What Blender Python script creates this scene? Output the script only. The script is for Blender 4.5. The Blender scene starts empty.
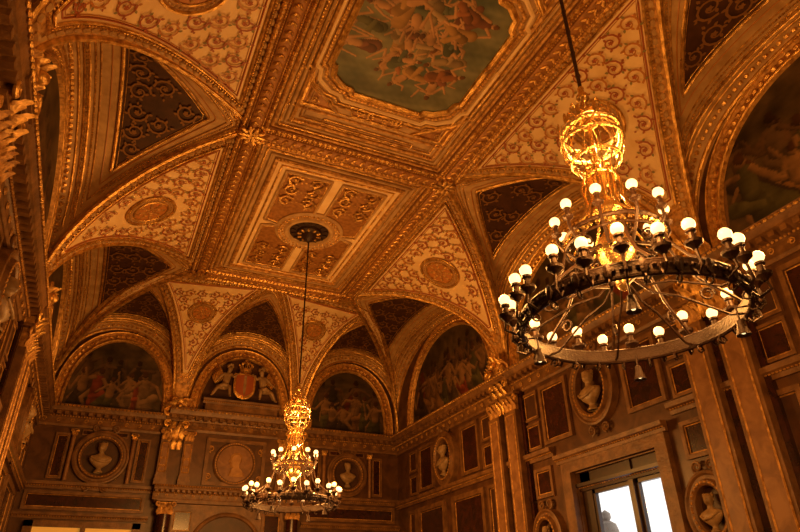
import bpy, math, random
import numpy as np
from mathutils import Vector, Matrix
pi=math.pi
H=8.0;HS=5.05;XL=-1.82;XR=8.50;xl=1.32;xr=5.37;YF=18.49;ys=[15.03,9.14,3.15,-2.84];YB=-6.3
mid=3.345;FL=-1.6
# ------------------------------------------------------------ materials
def mat(name,col,rough=.5,metal=0,noise=None,nscale=6,bump=0,bscale=40,emit=0,spec=.5,distort=0):
    m=bpy.data.materials.new(name);m.use_nodes=True;nt=m.node_tree;b=nt.nodes['Principled BSDF']
    b.inputs['Base Color'].default_value=(*col,1);b.inputs['Roughness'].default_value=rough;b.inputs['Metallic'].default_value=metal
    b.inputs['Specular IOR Level'].default_value=spec
    tc=nt.nodes.new('ShaderNodeTexCoord')
    if noise:
        n=nt.nodes.new('ShaderNodeTexNoise');n.inputs['Scale'].default_value=nscale;n.inputs['Detail'].default_value=6;n.inputs['Distortion'].default_value=distort
        nt.links.new(tc.outputs['Object'],n.inputs['Vector'])
        r=nt.nodes.new('ShaderNodeValToRGB');r.color_ramp.elements[0].position=.35;r.color_ramp.elements[1].position=.65
        r.color_ramp.elements[0].color=(*noise,1);r.color_ramp.elements[1].color=(*col,1)
        nt.links.new(n.outputs['Fac'],r.inputs[0]);nt.links.new(r.outputs[0],b.inputs['Base Color'])
    if bump:
        n=nt.nodes.new('ShaderNodeTexNoise');n.inputs['Scale'].default_value=bscale;n.inputs['Detail'].default_value=3
        nt.links.new(tc.outputs['Object'],n.inputs['Vector'])
        bp=nt.nodes.new('ShaderNodeBump');bp.inputs['Strength'].default_value=bump;bp.inputs['Distance'].default_value=.02
        nt.links.new(n.outputs['Fac'],bp.inputs['Height']);nt.links.new(bp.outputs[0],b.inputs['Normal'])
    if emit:
        b.inputs['Emission Color'].default_value=(*col,1);b.inputs['Emission Strength'].default_value=emit
    return m
GOLD=mat('gold_leaf',(1.0,.64,.20),.30,.75,noise=(.45,.22,.045),nscale=9,bump=.5,bscale=60)
GOLDM=mat('gilt_stucco',(.72,.40,.11),.5,.3,noise=(.30,.135,.03),nscale=12,bump=.6,bscale=45)
GPAN=mat('gilt_panel_ground',(.42,.19,.045),.5,.2,noise=(.26,.11,.025),nscale=12,bump=.4,bscale=45)
BRZG=mat('old_gilding',(.26,.125,.04),.5,.3)
CREAM=mat('cream_stucco',(.56,.36,.15),.6,0,noise=(.38,.22,.08),nscale=4,bump=.2)
FIELD=mat('painted_cream_field',(.86,.64,.33),.6,0,noise=(.74,.50,.22),nscale=3)
FIELD2=mat('painted_ochre_field',(.48,.26,.08),.6,0,noise=(.32,.155,.045),nscale=6)
RED=mat('painted_red_scroll',(.34,.085,.022),.6);GREEN=mat('painted_green_leaf',(.24,.19,.06),.6);OCH=mat('painted_ochre',(.46,.18,.035),.5)
DARK=mat('dark_umber_field',(.075,.028,.010),.5,0,noise=(.045,.017,.007),nscale=5)
WALL=mat('warm_marble',(.135,.060,.021),.4,0,noise=(.065,.026,.009),nscale=2.2,distort=1.5,bump=.1)
WALL2=mat('carved_stone',(.24,.12,.042),.45,0,noise=(.12,.055,.018),nscale=5,bump=.5,bscale=25)
SHAFT=mat('pilaster_shaft_panel',(.30,.15,.055),.45,0,noise=(.18,.08,.028),nscale=4,distort=1)
REDM=mat('red_marble',(.052,.014,.007),.25,0,noise=(.022,.008,.005),nscale=3,distort=2)
MARB=mat('statuary_marble',(.42,.28,.14),.45,0,noise=(.24,.15,.07),nscale=6)
BRONZE=mat('bronze',(.035,.014,.006),.5,.2,bump=.4,bscale=50)
BRASS=mat('brass',(.92,.64,.26),.25,.95,bump=.3,bscale=60)
WOOD=mat('dark_walnut',(.04,.014,.007),.35,0,noise=(.02,.008,.004),nscale=8)
BULB=mat('lamp_globe',(1,.72,.32),.3,0,emit=1.9)
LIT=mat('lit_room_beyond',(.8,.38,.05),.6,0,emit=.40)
FLOOR=mat('parquet',(.14,.065,.028),.3,0,noise=(.08,.035,.014),nscale=4)
STONE=mat('outdoor_stone',(.30,.24,.19),.8,0,noise=(.22,.17,.13),nscale=3)
def glass():
    m=bpy.data.materials.new('window_glass');m.use_nodes=True;nt=m.node_tree;nt.nodes.clear()
    t=nt.nodes.new('ShaderNodeBsdfTransparent');g=nt.nodes.new('ShaderNodeBsdfGlossy');g.inputs['Roughness'].default_value=.05
    x=nt.nodes.new('ShaderNodeMixShader');x.inputs[0].default_value=.05;o=nt.nodes.new('ShaderNodeOutputMaterial')
    nt.links.new(t.outputs[0],x.inputs[1]);nt.links.new(g.outputs[0],x.inputs[2]);nt.links.new(x.outputs[0],o.inputs[0]);return m
GLASS=glass()
def paintmat():
    m=bpy.data.materials.new('oil_painting');m.use_nodes=True;nt=m.node_tree;b=nt.nodes['Principled BSDF']
    a=nt.nodes.new('ShaderNodeAttribute');a.attribute_name='Col';b.inputs['Roughness'].default_value=.55;b.inputs['Specular IOR Level'].default_value=.3
    nt.links.new(a.outputs['Color'],b.inputs['Base Color']);return m
PAINT=paintmat()
# ------------------------------------------------------------ mesh builder
def sph_t(k=6,r=3):
    v=[(0,0,1)];f=[]
    for i in range(1,r+1):
        a=pi*i/(r+1)
        for j in range(k): v.append((math.sin(a)*math.cos(2*pi*j/k),math.sin(a)*math.sin(2*pi*j/k),math.cos(a)))
    v.append((0,0,-1));n=len(v)-1
    for j in range(k):
        f.append((0,1+j,1+(j+1)%k))
        for i in range(r-1):
            a=1+i*k;f.append((a+j,a+k+j,a+k+(j+1)%k,a+(j+1)%k))
        a=1+(r-1)*k;f.append((a+j,n,a+(j+1)%k))
    return v,f
SP=sph_t();SP2=sph_t(12,7);SP0=sph_t(5,2)
class MB:
    def __init__(s): s.v=[];s.f=[];s.m=[];s.mats=[]
    def mi(s,m):
        if m not in s.mats: s.mats.append(m)
        return s.mats.index(m)
    def add(s,v,f,m):
        o=len(s.v);s.v.extend(v);k=s.mi(m);s.f.extend([tuple(o+i for i in q) for q in f]);s.m.extend([k]*len(f))
    def grid(s,fn,nu,nv,m):
        v=[fn(i/nu,j/nv) for i in range(nu+1) for j in range(nv+1)]
        f=[(i*(nv+1)+j,(i+1)*(nv+1)+j,(i+1)*(nv+1)+j+1,i*(nv+1)+j+1) for i in range(nu) for j in range(nv)]
        s.add(v,f,m)
    def loft(s,rings,m,closed=True,loop=False,caps=False):
        k=len(rings[0]);n=len(rings);v=[tuple(p) for r in rings for p in r];f=[]
        for i in range(n if loop else n-1):
            for j in range(k if closed else k-1):
                a=i*k;b=((i+1)%n)*k;f.append((a+j,b+j,b+(j+1)%k,a+(j+1)%k))
        if caps: f.append(tuple(range(k)));f.append(tuple((n-1)*k+j for j in range(k)))
        s.add(v,f,m)
    def tube(s,path,r,m,k=6,closed=False):
        n=len(path);P=[Vector(p) for p in path];rings=[];N=None
        for i in range(n):
            T=(P[(i+1)%n]-P[i-1]) if closed else (P[min(i+1,n-1)]-P[max(i-1,0)])
            if T.length<1e-9:T=Vector((0,0,1))
            T.normalize()
            if N is None: N=T.orthogonal()
            N=N-T*N.dot(T)
            if N.length<1e-6:N=T.orthogonal()
            N.normalize();B=T.cross(N);rr=r[i] if isinstance(r,(list,tuple)) else r
            rings.append([P[i]+(N*math.cos(2*pi*j/k)+B*math.sin(2*pi*j/k))*rr for j in range(k)])
        s.loft(rings,m,True,closed)
    def ball(s,c,r,m,t=None):
        if not isinstance(r,(tuple,list)): r=(r,r,r)
        v,f=t or SP;s.add([(c[0]+a*r[0],c[1]+b*r[1],c[2]+d*r[2]) for a,b,d in v],f,m)
    def eball(s,c,X,Y,Z,m,t=None):
        v,f=t or SP0;s.add([tuple(c+X*a+Y*b+Z*d) for a,b,d in v],f,m)
    def beads(s,path,sp,l,w,m,closed=False,gap=0,t=None):
        P=[Vector(p) for p in path]
        if closed:P.append(P[0])
        acc=0;nxt=sp/2
        for i in range(len(P)-1):
            d=P[i+1]-P[i];L=d.length
            if L<1e-9:continue
            T=d/L;N=T.orthogonal().normalized();B=T.cross(N)
            while nxt<acc+L:
                s.eball(P[i]+T*(nxt-acc),N*w,B*w,T*l,m,t);nxt+=sp
            acc+=L
    def box(s,a,b,m):
        x0,y0,z0=a;x1,y1,z1=b
        v=[(x,y,z) for x in (x0,x1) for y in (y0,y1) for z in (z0,z1)]
        s.add(v,[(0,1,3,2),(4,6,7,5),(0,4,5,1),(2,3,7,6),(0,2,6,4),(1,5,7,3)],m)
    def lathe(s,prof,c,m,k=16,sx=1,sy=1):
        s.loft([[(c[0]+r*math.cos(2*pi*j/k)*sx,c[1]+r*math.sin(2*pi*j/k)*sy,c[2]+z) for j in range(k)] for r,z in prof],m)
    def obj(s,name,parent=None,loc=(0,0,0),smooth=True,sharp=35):
        me=bpy.data.meshes.new(name);me.from_pydata([tuple(p) for p in s.v],[],s.f)
        for m in s.mats: me.materials.append(m)
        me.polygons.foreach_set('material_index',s.m)
        if smooth:
            me.polygons.foreach_set('use_smooth',[True]*len(s.f))
            try: me.set_sharp_from_angle(angle=math.radians(sharp))
            except Exception: pass
        me.update();o=bpy.data.objects.new(name,me);bpy.context.collection.objects.link(o);o.location=loc
        if parent:o.parent=parent
        return o
def empty(name,loc=(0,0,0)):
    e=bpy.data.objects.new(name,None);e.location=loc;bpy.context.collection.objects.link(e);return e
# ------------------------------------------------------------ curved decorable surfaces
class Surf:
    def setup(s):
        N=60;s.ph=[i*(pi/2)/N for i in range(N+1)];s.al=[0]
        for i in range(N):
            p=s.pt(s.ph[i],0);q=s.pt(s.ph[i+1],0);s.al.append(s.al[-1]+math.dist(p,q))
        s.len=s.al[-1]
    def phi(s,d): return float(np.interp(d,s.al,s.ph))
    def N(s,a,d):
        e=.02;d=min(max(d,e),s.len-e);p=Vector(s.M(a,d));u=Vector(s.M(a+e,d))-Vector(s.M(a-e,d));v=Vector(s.M(a,d+e))-Vector(s.M(a,d-e))
        n=u.cross(v)
        if n.length<1e-9:n=Vector((0,0,-1))
        n.normalize();c=Vector((mid,p.y,2.5))-p
        if abs(p.y-YF)<4 and p.y>15.1: c=Vector((mid,14,2.5))-p
        return n if n.dot(c)>0 else -n
    def MO(s,a,d,off): return Vector(s.M(a,d))+s.N(a,d)*off
    def outline(s,mg,s0,s1,n=26,off=.02):
        L=[];R=[]
        for i in range(n+1):
            d=s0+(s1-s0)*i/n;w=max(s.hw(d)-mg,0.005)
            L.append(s.MO(-w,d,off));R.append(s.MO(w,d,off))
        out=L[:]
        w=s.hw(s1)-mg
        if w>.05: out+=[s.MO(-w+2*w*j/12,s1,off) for j in range(1,12)]
        out+=R[::-1];w=s.hw(s0)-mg
        if w>.05: out+=[s.MO(w-2*w*j/24,s0,off) for j in range(1,24)]
        return out
    def fill(s,mb,mg,s0,s1,off,m,nu=26,nv=20):
        def fn(u,v):
            d=s0+(s1-s0)*u;w=max(s.hw(d)-mg,0.003);return s.MO((2*v-1)*w,d,off)
        mb.grid(fn,nu,nv,m)
class Pend(Surf):
    def __init__(s,S1,S2,P1,P2):
        s.S1,s.S2,s.P1,s.P2=S1,S2,P1,P2;s.w0=math.dist(S1,S2);s.w1=math.dist(P1,P2);s.setup()
    def pt(s,ph,v):
        t=1-math.cos(ph);a=(1-v)/2;b=(1+v)/2
        x=(s.S1[0]*a+s.S2[0]*b)*(1-t)+(s.P1[0]*a+s.P2[0]*b)*t;y=(s.S1[1]*a+s.S2[1]*b)*(1-t)+(s.P1[1]*a+s.P2[1]*b)*t
        return (x,y,HS+(H-HS)*math.sin(ph))
    def hw(s,d):
        t=1-math.cos(s.phi(d));return (s.w0*(1-t)+s.w1*t)/2
    def M(s,a,d):
        ph=s.phi(d);t=1-math.cos(ph);return s.pt(ph,2*a/(s.w0*(1-t)+s.w1*t))
class Sev(Surf):
    def __init__(s,W1,W2,A,ht):
        s.W1,s.W2,s.A,s.ht=W1,W2,A,ht;s.w=math.dist(W1,W2);s.setup()
    def pt(s,ph,th):
        t=1-math.cos(ph);q=math.sin(ph);v=math.sin(th);a=(1-v)/2*(1-t);b=(1+v)/2*(1-t)
        return (s.W1[0]*a+s.W2[0]*b+s.A[0]*t,s.W1[1]*a+s.W2[1]*b+s.A[1]*t,HS+(H-HS)*q+(s.ht-HS)*(1-q)*max(math.cos(th),0)**.8)
    def L(s,ph):
        t=1-math.cos(ph);q=math.sin(ph);return pi/2*math.sqrt(((s.w/2*(1-t))**2+((s.ht-HS)*(1-q))**2)/2)+1e-4
    def hw(s,d): return s.L(s.phi(d))
    def M(s,a,d):
        ph=s.phi(d);return s.pt(ph,max(-1.57,min(1.57,a/s.L(ph)*pi/2)))
class Flat(Surf):
    def __init__(s,o,U,V,N,w,l): s.o,s.U,s.V,s.n,s.w,s.len=Vector(o),Vector(U),Vector(V),Vector(N),w,l
    def hw(s,d): return s.w/2
    def M(s,a,d): return s.o+s.U*a+s.V*d
    def N(s,a,d): return s.n
RO=.05
def ribbon(mb,S,pts,w,m,n,off=None,taper=True):
    off=RO if off is None else off
    k=len(pts);L=[];R=[]
    for i in range(k):
        x0,y0=pts[max(i-1,0)];x1,y1=pts[min(i+1,k-1)];dx,dy=x1-x0,y1-y0;l=math.hypot(dx,dy)+1e-9
        ww=w*(1-.55*i/k if taper else 1)/2
        L.append(Vector(S.M(pts[i][0]-dy/l*ww,pts[i][1]+dx/l*ww))+n*off);R.append(Vector(S.M(pts[i][0]+dy/l*ww,pts[i][1]-dx/l*ww))+n*off)
    v=[x for p in zip(L,R) for x in p];mb.add([tuple(x) for x in v],[(2*i,2*i+1,2*i+3,2*i+2) for i in range(k-1)],m)
def leaf(mb,S,c,ang,l,w,m,n,off=None):
    off=RO+.004 if off is None else off
    ca,sa=math.cos(ang),math.sin(ang);pr=[(0,0),(.35,.5),(.7,.4),(1,0),(.7,-.4),(.35,-.5)]
    v=[tuple(Vector(S.M(c[0]+(x*l*ca-y*w*sa),c[1]+(x*l*sa+y*w*ca)))+n*off) for x,y in pr]
    mb.add(v,[(0,1,2,3,4,5)],m)
def scrolls(mb,S,mg,s0,s1,D,mats,seed=1,med=None,relief=False):
    d=s0+D*.5;row=0
    while d<s1-D*.3:
        w=S.hw(d)-mg
        n=int(w/D)
        cs=[(k+.5)*D*(w/(n*D)) for k in range(n)] if n>0 else ([] if w<D*.35 else [0.0])
        for k,a in enumerate(cs):
            for sg in ((1,-1) if n>0 else (1,)):
                c=(a*sg,d)
                if med and math.hypot(c[0],c[1]-med[0])<med[1]+D*.35: continue
                nn=S.N(*c);R=D*.48*min(1,w/(n*D) if n>0 else w/D*1.6);ch=sg*(1 if (k+row)%2 else -1);st=-pi/2 if (k+row)%2 else pi/2
                pts=[];T=17
                for i in range(T+1):
                    u=i/T;r=R*(1-.85*u);an=st+ch*u*2.9*pi;pts.append((c[0]+r*math.cos(an),c[1]+r*math.sin(an)))
                m=mats[(row+k)%2]
                if relief:
                    mb.tube([Vector(S.M(*p))+nn*.03 for p in pts],[D*.08*(1-.5*i/T) for i in range(T+1)],m,5)
                    mb.eball(Vector(S.M(*c))+nn*.04,Vector((1,0,0))*D*.11,Vector((0,1,0))*D*.11,Vector((0,0,1))*D*.11,m)
                else: ribbon(mb,S,pts,D*.10,m,nn)
                for i in (1,3,5,7,9,11):
                    x,y=pts[i];an=math.atan2(y-c[1],x-c[0]);leaf(mb,S,(x,y),an+ch*.7,D*.20,D*.12,mats[2] if i%4==1 else m,nn)
                for j in range(5): leaf(mb,S,c,j*2*pi/5,D*.13,D*.09,mats[3],nn,RO+.008)
                leaf(mb,S,(c[0],c[1]+R),pi/2,D*.2,D*.12,mats[(row+1)%2],nn);leaf(mb,S,(c[0]+R,c[1]),0,D*.16,D*.1,mats[3],nn)
        d+=D;row+=1
def medallion(mb,S,c,r,fm=None):
    n=S.N(*c)
    def ring(q,off): return [Vector(S.M(c[0]+q*math.cos(2*pi*i/36),c[1]+q*math.sin(2*pi*i/36)))+n*off for i in range(36)]
    mb.grid(lambda u,v:Vector(S.M(c[0]+u*r*math.cos(2*pi*v),c[1]+u*r*math.sin(2*pi*v)))+n*.05,4,28,fm or FIELD2)
    mb.tube(ring(r,.06),.035,GOLD,6,True);mb.tube(ring(r*.70,.065),.022,GOLD,5,True);mb.beads(ring(r*.86,.06),.07,.028,.022,CREAM,True)
    mb.grid(lambda u,v:Vector(S.M(c[0]+u*r*.66*math.cos(2*pi*v),c[1]+u*r*.66*math.sin(2*pi*v)))+n*.058,3,28,OCH)
    cc=Vector(S.M(*c))
    for rr,k,l in ((.50,8,.22),(.30,8,.22),(.12,5,.14)):
        for i in range(k):
            a=2*pi*i/k;p=Vector(S.M(c[0]+rr*r*math.cos(a),c[1]+rr*r*math.sin(a)))+n*.06
            dr=(Vector(S.M(c[0]+r*math.cos(a),c[1]+r*math.sin(a)))-cc).normalized()
            mb.eball(p,dr*r*l*.6,n*.03,n.cross(dr)*r*.09,GOLDM)
# ------------------------------------------------------------ ceiling
ceil_root=empty('ceiling')
base=MB();deco=MB();scr=MB();beadm=MB()
e=.16
def side(sx):
    Xw,Xp=(XR,xr) if sx>0 else (XL,xl)
    spr=[(ys[i]+ys[i+1])/2 for i in range(3)]
    pend=[Pend((Xw,spr[i]-e),(Xw,spr[i]+e),(Xp,ys[i+1]),(Xp,ys[i])) for i in range(3)]
    edges=[YF]+spr
    sev=[]
    for i in range(4):
        a=edges[i+1]+e if i<3 else YB
        b=edges[i]-e if i>0 else YF
        sev.append(Sev((Xw,a),(Xw,b),(Xp,ys[i]),7.72))
    return pend,sev
PR,SR=side(1);PL,SL=side(-1)
b1,b2=1.62,5.07
AL,AR=(.20,15.62),(6.49,15.62)
FP=[Pend((b1-e,YF),(b1+e,YF),AL,(mid,ys[0])),Pend((b2-e,YF),(b2+e,YF),(mid,ys[0]),AR)]
FS=[Sev((XL,YF),(b1-e,YF),AL,7.42),Sev((b1+e,YF),(b2-e,YF),(mid,ys[0]),7.42),Sev((b2+e,YF),(XR,YF),AR,7.42)]
CP=[Pend((XL-.01,YF-.02),(XL+.01,YF+.02),(xl,ys[0]),AL),Pend((XR-.01,YF+.02),(XR+.01,YF-.02),AR,(xr,ys[0]))]
BP=[Pend((b1-e,YB),(b1+e,YB),(xl,ys[3]),(mid,ys[3])),Pend((b2-e,YB),(b2+e,YB),(mid,ys[3]),(xr,ys[3]))]
BS=[Sev((XL,YB),(b1-e,YB),(xl,ys[3]),7.42),Sev((b1+e,YB),(b2-e,YB),(mid,ys[3]),7.42),Sev((b2+e,YB),(XR,YB),(xr,ys[3]),7.42)]
def raw(S,m,sev):
    base.grid((lambda u,v:S.pt(u*pi/2,(2*v-1)*(pi/2 if sev else 1))),26,28 if sev else 14,m)
for S in PR+PL+FP+BP+CP: raw(S,GOLDM,False)
for S in SR+SL+FS+BS: raw(S,CREAM,True)
base.add([(xl,ys[0],H),(AL[0],AL[1],H),(mid,ys[0],H),(xr,ys[0],H),(AR[0],AR[1],H)],[(0,1,2),(2,4,3)],GOLDM)
def dec_pend(S,seed,small=False,front=True):
    L=S.len
    for v in (-1,1):
        g=[S.pt(i*pi/2/40,v) for i in range(41)]
        deco.tube(g,.05,GOLD,6);beadm.beads(g,.11,.055,.05,GOLD)
    mg=.30 if not small else .20
    s0=.1
    while S.hw(s0)<mg+.08: s0+=.05
    s1=L-.38 if not small else L-.3
    S.fill(deco,mg,s0,s1,.02,FIELD,30,14)
    o=S.outline(mg,s0,s1,30,.04);deco.tube(o,.022,GOLD,5,True)
    o2=S.outline(mg-.07,s0-.1,s1+.06,30,.03);beadm.beads(o2,.065,.026,.024,GOLD,True)
    o4=S.outline(mg*.5,max(s0-.3,.1),s1+.1,30,.02);beadm.beads(o4,.16,.07,.045,CREAM,True)
    o3=S.outline(mg+.08,s0+.13,s1-.08,30,.03);deco.tube(o3,.014,RED,4,True)
    o3=S.outline(mg+.12,s0+.18,s1-.12,30,.03);deco.tube(o3,.008,OCH,4,True)
    mc=L*.68;mr=.50 if not small else .36
    medallion(deco,S,(0,mc),mr)
    if front: scrolls(scr,S,mg+.12,s0+.2,s1-.14,.36 if not small else .30,(RED,OCH,GREEN,RED),seed,(mc,mr))
def dec_sev(S,seed,front=True,small=False):
    for s_,r_ in ((.03,.035),(.26,.02)):
        a=[S.MO(S.hw(s_)*x,s_,.02) for x in [(-1+2*i/44)*.985 for i in range(45)]];deco.tube(a,r_,GOLD,6)
    a=[S.MO(S.hw(.15)*x,.15,.015) for x in [(-1+2*i/44)*.98 for i in range(45)]];beadm.beads(a,.13,.05,.045,GOLD)
    def top(mg):
        d=S.len
        while S.hw(d)<mg+.01 and d>0.5: d-=.03
        return d
    k=.60 if small else 1
    for mg,s0,r_ in ((.16*k,.34,.016),(.26*k,.42,.02)):
        deco.tube(S.outline(mg,s0,top(mg),34,.015),r_,GOLD,5,True)
    beadm.beads(S.outline(.36*k,.5,top(.36*k),34,.015),.06,.024,.02,GOLD,True)
    beadm.beads(S.outline(.21*k,.38,top(.21*k),34,.012),.10,.04,.022,GOLDM,True)
    deco.tube(S.outline(.46*k,.58,top(.46*k),34,.015),.014,GOLDM,5,True)
    deco.tube(S.outline(.66*k,.74,top(.66*k),34,.012),.010,OCH,4,True)
    mg=.80*k;s0=.8*k+.1;s1=top(mg)
    if s1-s0>.4:
        S.fill(deco,mg,s0,s1,.02,DARK,26,24);deco.tube(S.outline(mg,s0,s1,30,.03),.03,GOLD,6,True)
        deco.tube(S.outline(mg+.07,s0+.07,s1-.1,30,.03),.008,GOLD,4,True)
        if front: scrolls(scr,S,mg+.1,s0+.08,s1,.40 if not small else .28,(BRZG,BRZG,BRZG,BRZG),seed)
k=0
for G,sm in ((PR,0),(PL,0),(FP,1),(BP,1)):
    for i,S in enumerate(G): k+=1;dec_pend(S,k,bool(sm),front=not(G is BP) and not(i==2))
for G,sm in ((SR,0),(SL,0),(FS,1),(BS,1)):
    for i,S in enumerate(G): k+=1;dec_sev(S,k,front=not(G is BS) and not i==3,small=bool(sm))
for S in CP:
    for v in (-1,1):
        g=[S.pt(i*pi/2/40,v) for i in range(41)];deco.tube(g,.05,GOLD,6);beadm.beads(g,.11,.055,.05,GOLD)
    s0=.3
    while S.hw(s0)<.24:s0+=.05
    S.fill(deco,.18,s0,S.len-.3,.02,FIELD,20,8);deco.tube(S.outline(.18,s0,S.len-.3,24,.03),.02,GOLD,5,True);scrolls(scr,S,.22,s0+.1,S.len-.35,.22,(RED,OCH,GREEN,RED),5)
for S,v in ((SR[3],-1),(SL[3],-1)):
    g=[S.pt(i*pi/2/40,v*pi/2) for i in range(41)];deco.tube(g,.10,GOLDM,8);beadm.beads(g,.12,.06,.11,GOLD)
base.grid(lambda u,v:(xl+(xr-xl)*u,ys[3]+(ys[0]-ys[3])*v,H),1,1,CREAM)
def beam(p0,p1,hwid=.24,dep=.11):
    P0,P1=Vector(p0),Vector(p1);T=(P1-P0).normalized();B=Vector((0,0,1)).cross(T);Z=Vector((0,0,-1))
    prof=[(-hwid,0),(-hwid,dep*.5),(-hwid+.05,dep*.9),(-hwid+.09,dep*.6),(-.11,dep*.6),(-.1,dep),(-.05,dep*1.25),(.05,dep*1.25),(.1,dep),(.11,dep*.6),(hwid-.09,dep*.6),(hwid-.05,dep*.9),(hwid,dep*.5),(hwid,0)]
    deco.loft([[P+B*a+Z*b for a,b in prof] for P in (P0,P1)],GPAN,False)
    for sg in (-1,1):
        beadm.beads([P0+B*sg*(hwid-.04)+Z*dep*.8,P1+B*sg*(hwid-.04)+Z*dep*.8],.10,.06,.045,GOLD)
        beadm.beads([P0+B*sg*.13+Z*dep*.8,P1+B*sg*.13+Z*dep*.8],.05,.02,.018,GOLD)
    L=(P1-P0).length;n=int(L/.17)
    for i in range(n):
        c=P0+T*(i+.5)*L/n+Z*dep*1.25
        for sg in (-1,1): beadm.eball(c+B*sg*.035,(T+B*sg*.8).normalized()*.075,(B-T*sg*.8).normalized()*.03,Z*.035,GOLD)
for y in ys: beam((xl,y,H),(xr,y,H))
for x in (xl,xr): beam((x,ys[3],H),(x,ys[0],H))
for y in ys:
    for x in (xl,xr):
        for r,kk in ((.18,10),(.09,6)):
            for i in range(kk):
                a=2*pi*i/kk;beadm.eball(Vector((x+r*math.cos(a),y+r*math.sin(a),H-.17)),Vector((math.cos(a),math.sin(a),0))*.1,Vector((-math.sin(a),math.cos(a),0))*.045,Vector((0,0,1))*.04,GOLD)
def frame_poly(pts,z,prof_r,m=GOLD,bd=None,bsp=.07):
    P=[];n=len(pts)
    for i in range(n):
        a=pts[i];b=pts[(i+1)%n]
        for j in range(6): P.append((a[0]+(b[0]-a[0])*j/6,a[1]+(b[1]-a[1])*j/6,z))
    deco.tube(P,prof_r,m,6,True)
    if bd: beadm.beads(P,bsp,bsp*.42,bd,GOLD,True)
def rect(x0,x1,y0,y1): return [(x0,y0),(x1,y0),(x1,y1),(x0,y1)]
def inset_rect(x0,x1,y0,y1,z,steps):
    for d,r,m,b in steps: frame_poly(rect(x0+d,x1-d,y0+d,y1-d),z,r,m,b)
def poly(pts,z,m): deco.add([(x,y,z) for x,y in pts],[tuple(range(len(pts)))],m)
def square_panel(y0,y1):
    x0,x1=xl+.24,xr-.24;y0+=.24;y1-=.24;cx,cy=mid,(y0+y1)/2
    inset_rect(x0,x1,y0,y1,H-.03,((.06,.035,GOLDM,None),(.16,.02,GOLD,.03),(.27,.03,CREAM,None),(.40,.05,GOLDM,.05),(.55,.02,GOLD,None)))
    poly(rect(x0+.42,x1-.42,y0+.42,y1-.42),H-.012,FIELD)
    X0,X1,Y0,Y1=x0+.68,x1-.68,y0+.68,y1-.68
    for sx in (-1,1):
        for sy in (-1,1):
            ox=X0 if sx<0 else X1;oy=Y0 if sy<0 else Y1;g=.12;ix=cx+sx*g;iy=cy+sy*g
            c=.62;pts=[(ox,oy),(ix,oy),(ix,cy+sy*(c+.15))]
            for j in range(5):
                a=pi/2-(pi/2)*j/4;pts.append((cx+sx*(c+.1)*math.cos(a) if j else ix,cy+sy*(c+.1)*math.sin(a)))
            pts.append((ox,iy)) if abs(ox-cx)>c+.12 else None
            poly(pts,H-.018,GPAN);frame_poly(pts,H-.04,.03,CREAM,None);frame_poly([(p[0]*.93+(ox+ix)/2*.07,p[1]*.93+(oy+iy)/2*.07) for p in pts],H-.03,.014,GOLD,.02,.05)
            S=Flat(((ox+ix)/2,min(oy,cy+sy*.8),H-.02),(1,0,0),(0,1,0),(0,0,-1),abs(ox-ix),abs(oy-cy)-.8)
            scrolls(scr,S,.05,.02,abs(oy-cy)-.78,.37,(GOLD,GOLD,GOLDM,GOLD),3,None,True)
    c=(cx,cy,H)
    deco.lathe([(.80,-.0),(.80,-.05),(.74,-.09),(.68,-.05),(.60,-.04),(.56,-.09),(.50,-.10),(.46,-.05)],c,CREAM,36)
    deco.lathe([(.47,-.05),(.3,-.06),(.28,-.12),(.18,-.14),(.15,-.22),(.07,-.3),(.0,-.33)],c,BRONZE,24)
    for R,z,kk,l,w,m in ((.71,-.09,44,.03,.03,GOLD),(.63,-.05,36,.03,.02,GOLD),(.38,-.07,14,.08,.04,BRONZE),(.23,-.14,10,.07,.035,GOLD)):
        for i in range(kk):
            a=2*pi*i/kk;beadm.eball(Vector((cx+R*math.cos(a),cy+R*math.sin(a),H+z)),Vector((math.cos(a),math.sin(a),0))*l,Vector((-math.sin(a),math.cos(a),0))*w,Vector((0,0,1))*.03,m)
square_panel(ys[1],ys[0]);square_panel(ys[3],ys[2])
cy=(ys[1]+ys[2])/2
def blob(k,n=64):
    hx,hy=1.17*k,1.32*k
    q=[(hx,0),(hx,.62*hy),(hx*.93,.66*hy),(hx*.90,.80*hy),(hx*.72,.92*hy),(hx*.58,.94*hy),(hx*.54,hy),(0,hy)]
    Q=q+[(-x,y) for x,y in q[::-1][1:]]
    Q=Q+[(x,-y) for x,y in Q[::-1][1:-1]]
    return [(mid+x,cy+y) for x,y in Q]
def frame_blob(off,r,m,b,z,bsp=.07):
    c=[(mid+(x-mid)*(1+off/1.17),cy+(y-cy)*(1+off/1.32)) for x,y in blob(1)]
    frame_poly(c,z,r,m,b,bsp)
x0,x1,y0,y1=xl+.24,xr-.24,ys[2]+.24,ys[1]-.24
inset_rect(x0,x1,y0,y1,H-.03,((.06,.035,GOLDM,None),(.15,.02,GOLD,.03),(.24,.03,CREAM,None),(.34,.045,GOLDM,.045),(.46,.02,GOLD,None),(.52,.012,CREAM,None)))
poly(rect(x0+.36,x1-.36,y0+.36,y1-.36),H-.012,CREAM)
for off,r,m,b in ((.05,.06,GOLD,.05),(.16,.03,GOLDM,.04),(.26,.04,FIELD,None),(.36,.02,GOLD,.025),(.44,.02,GOLDM,None)): frame_blob(off,r,m,b,H-.04)
inset_rect(mid-1.62,mid+1.62,cy-2.05,cy+2.05,H-.02,((0,.03,GOLDM,.03),(.1,.014,GOLD,None)))
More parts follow.
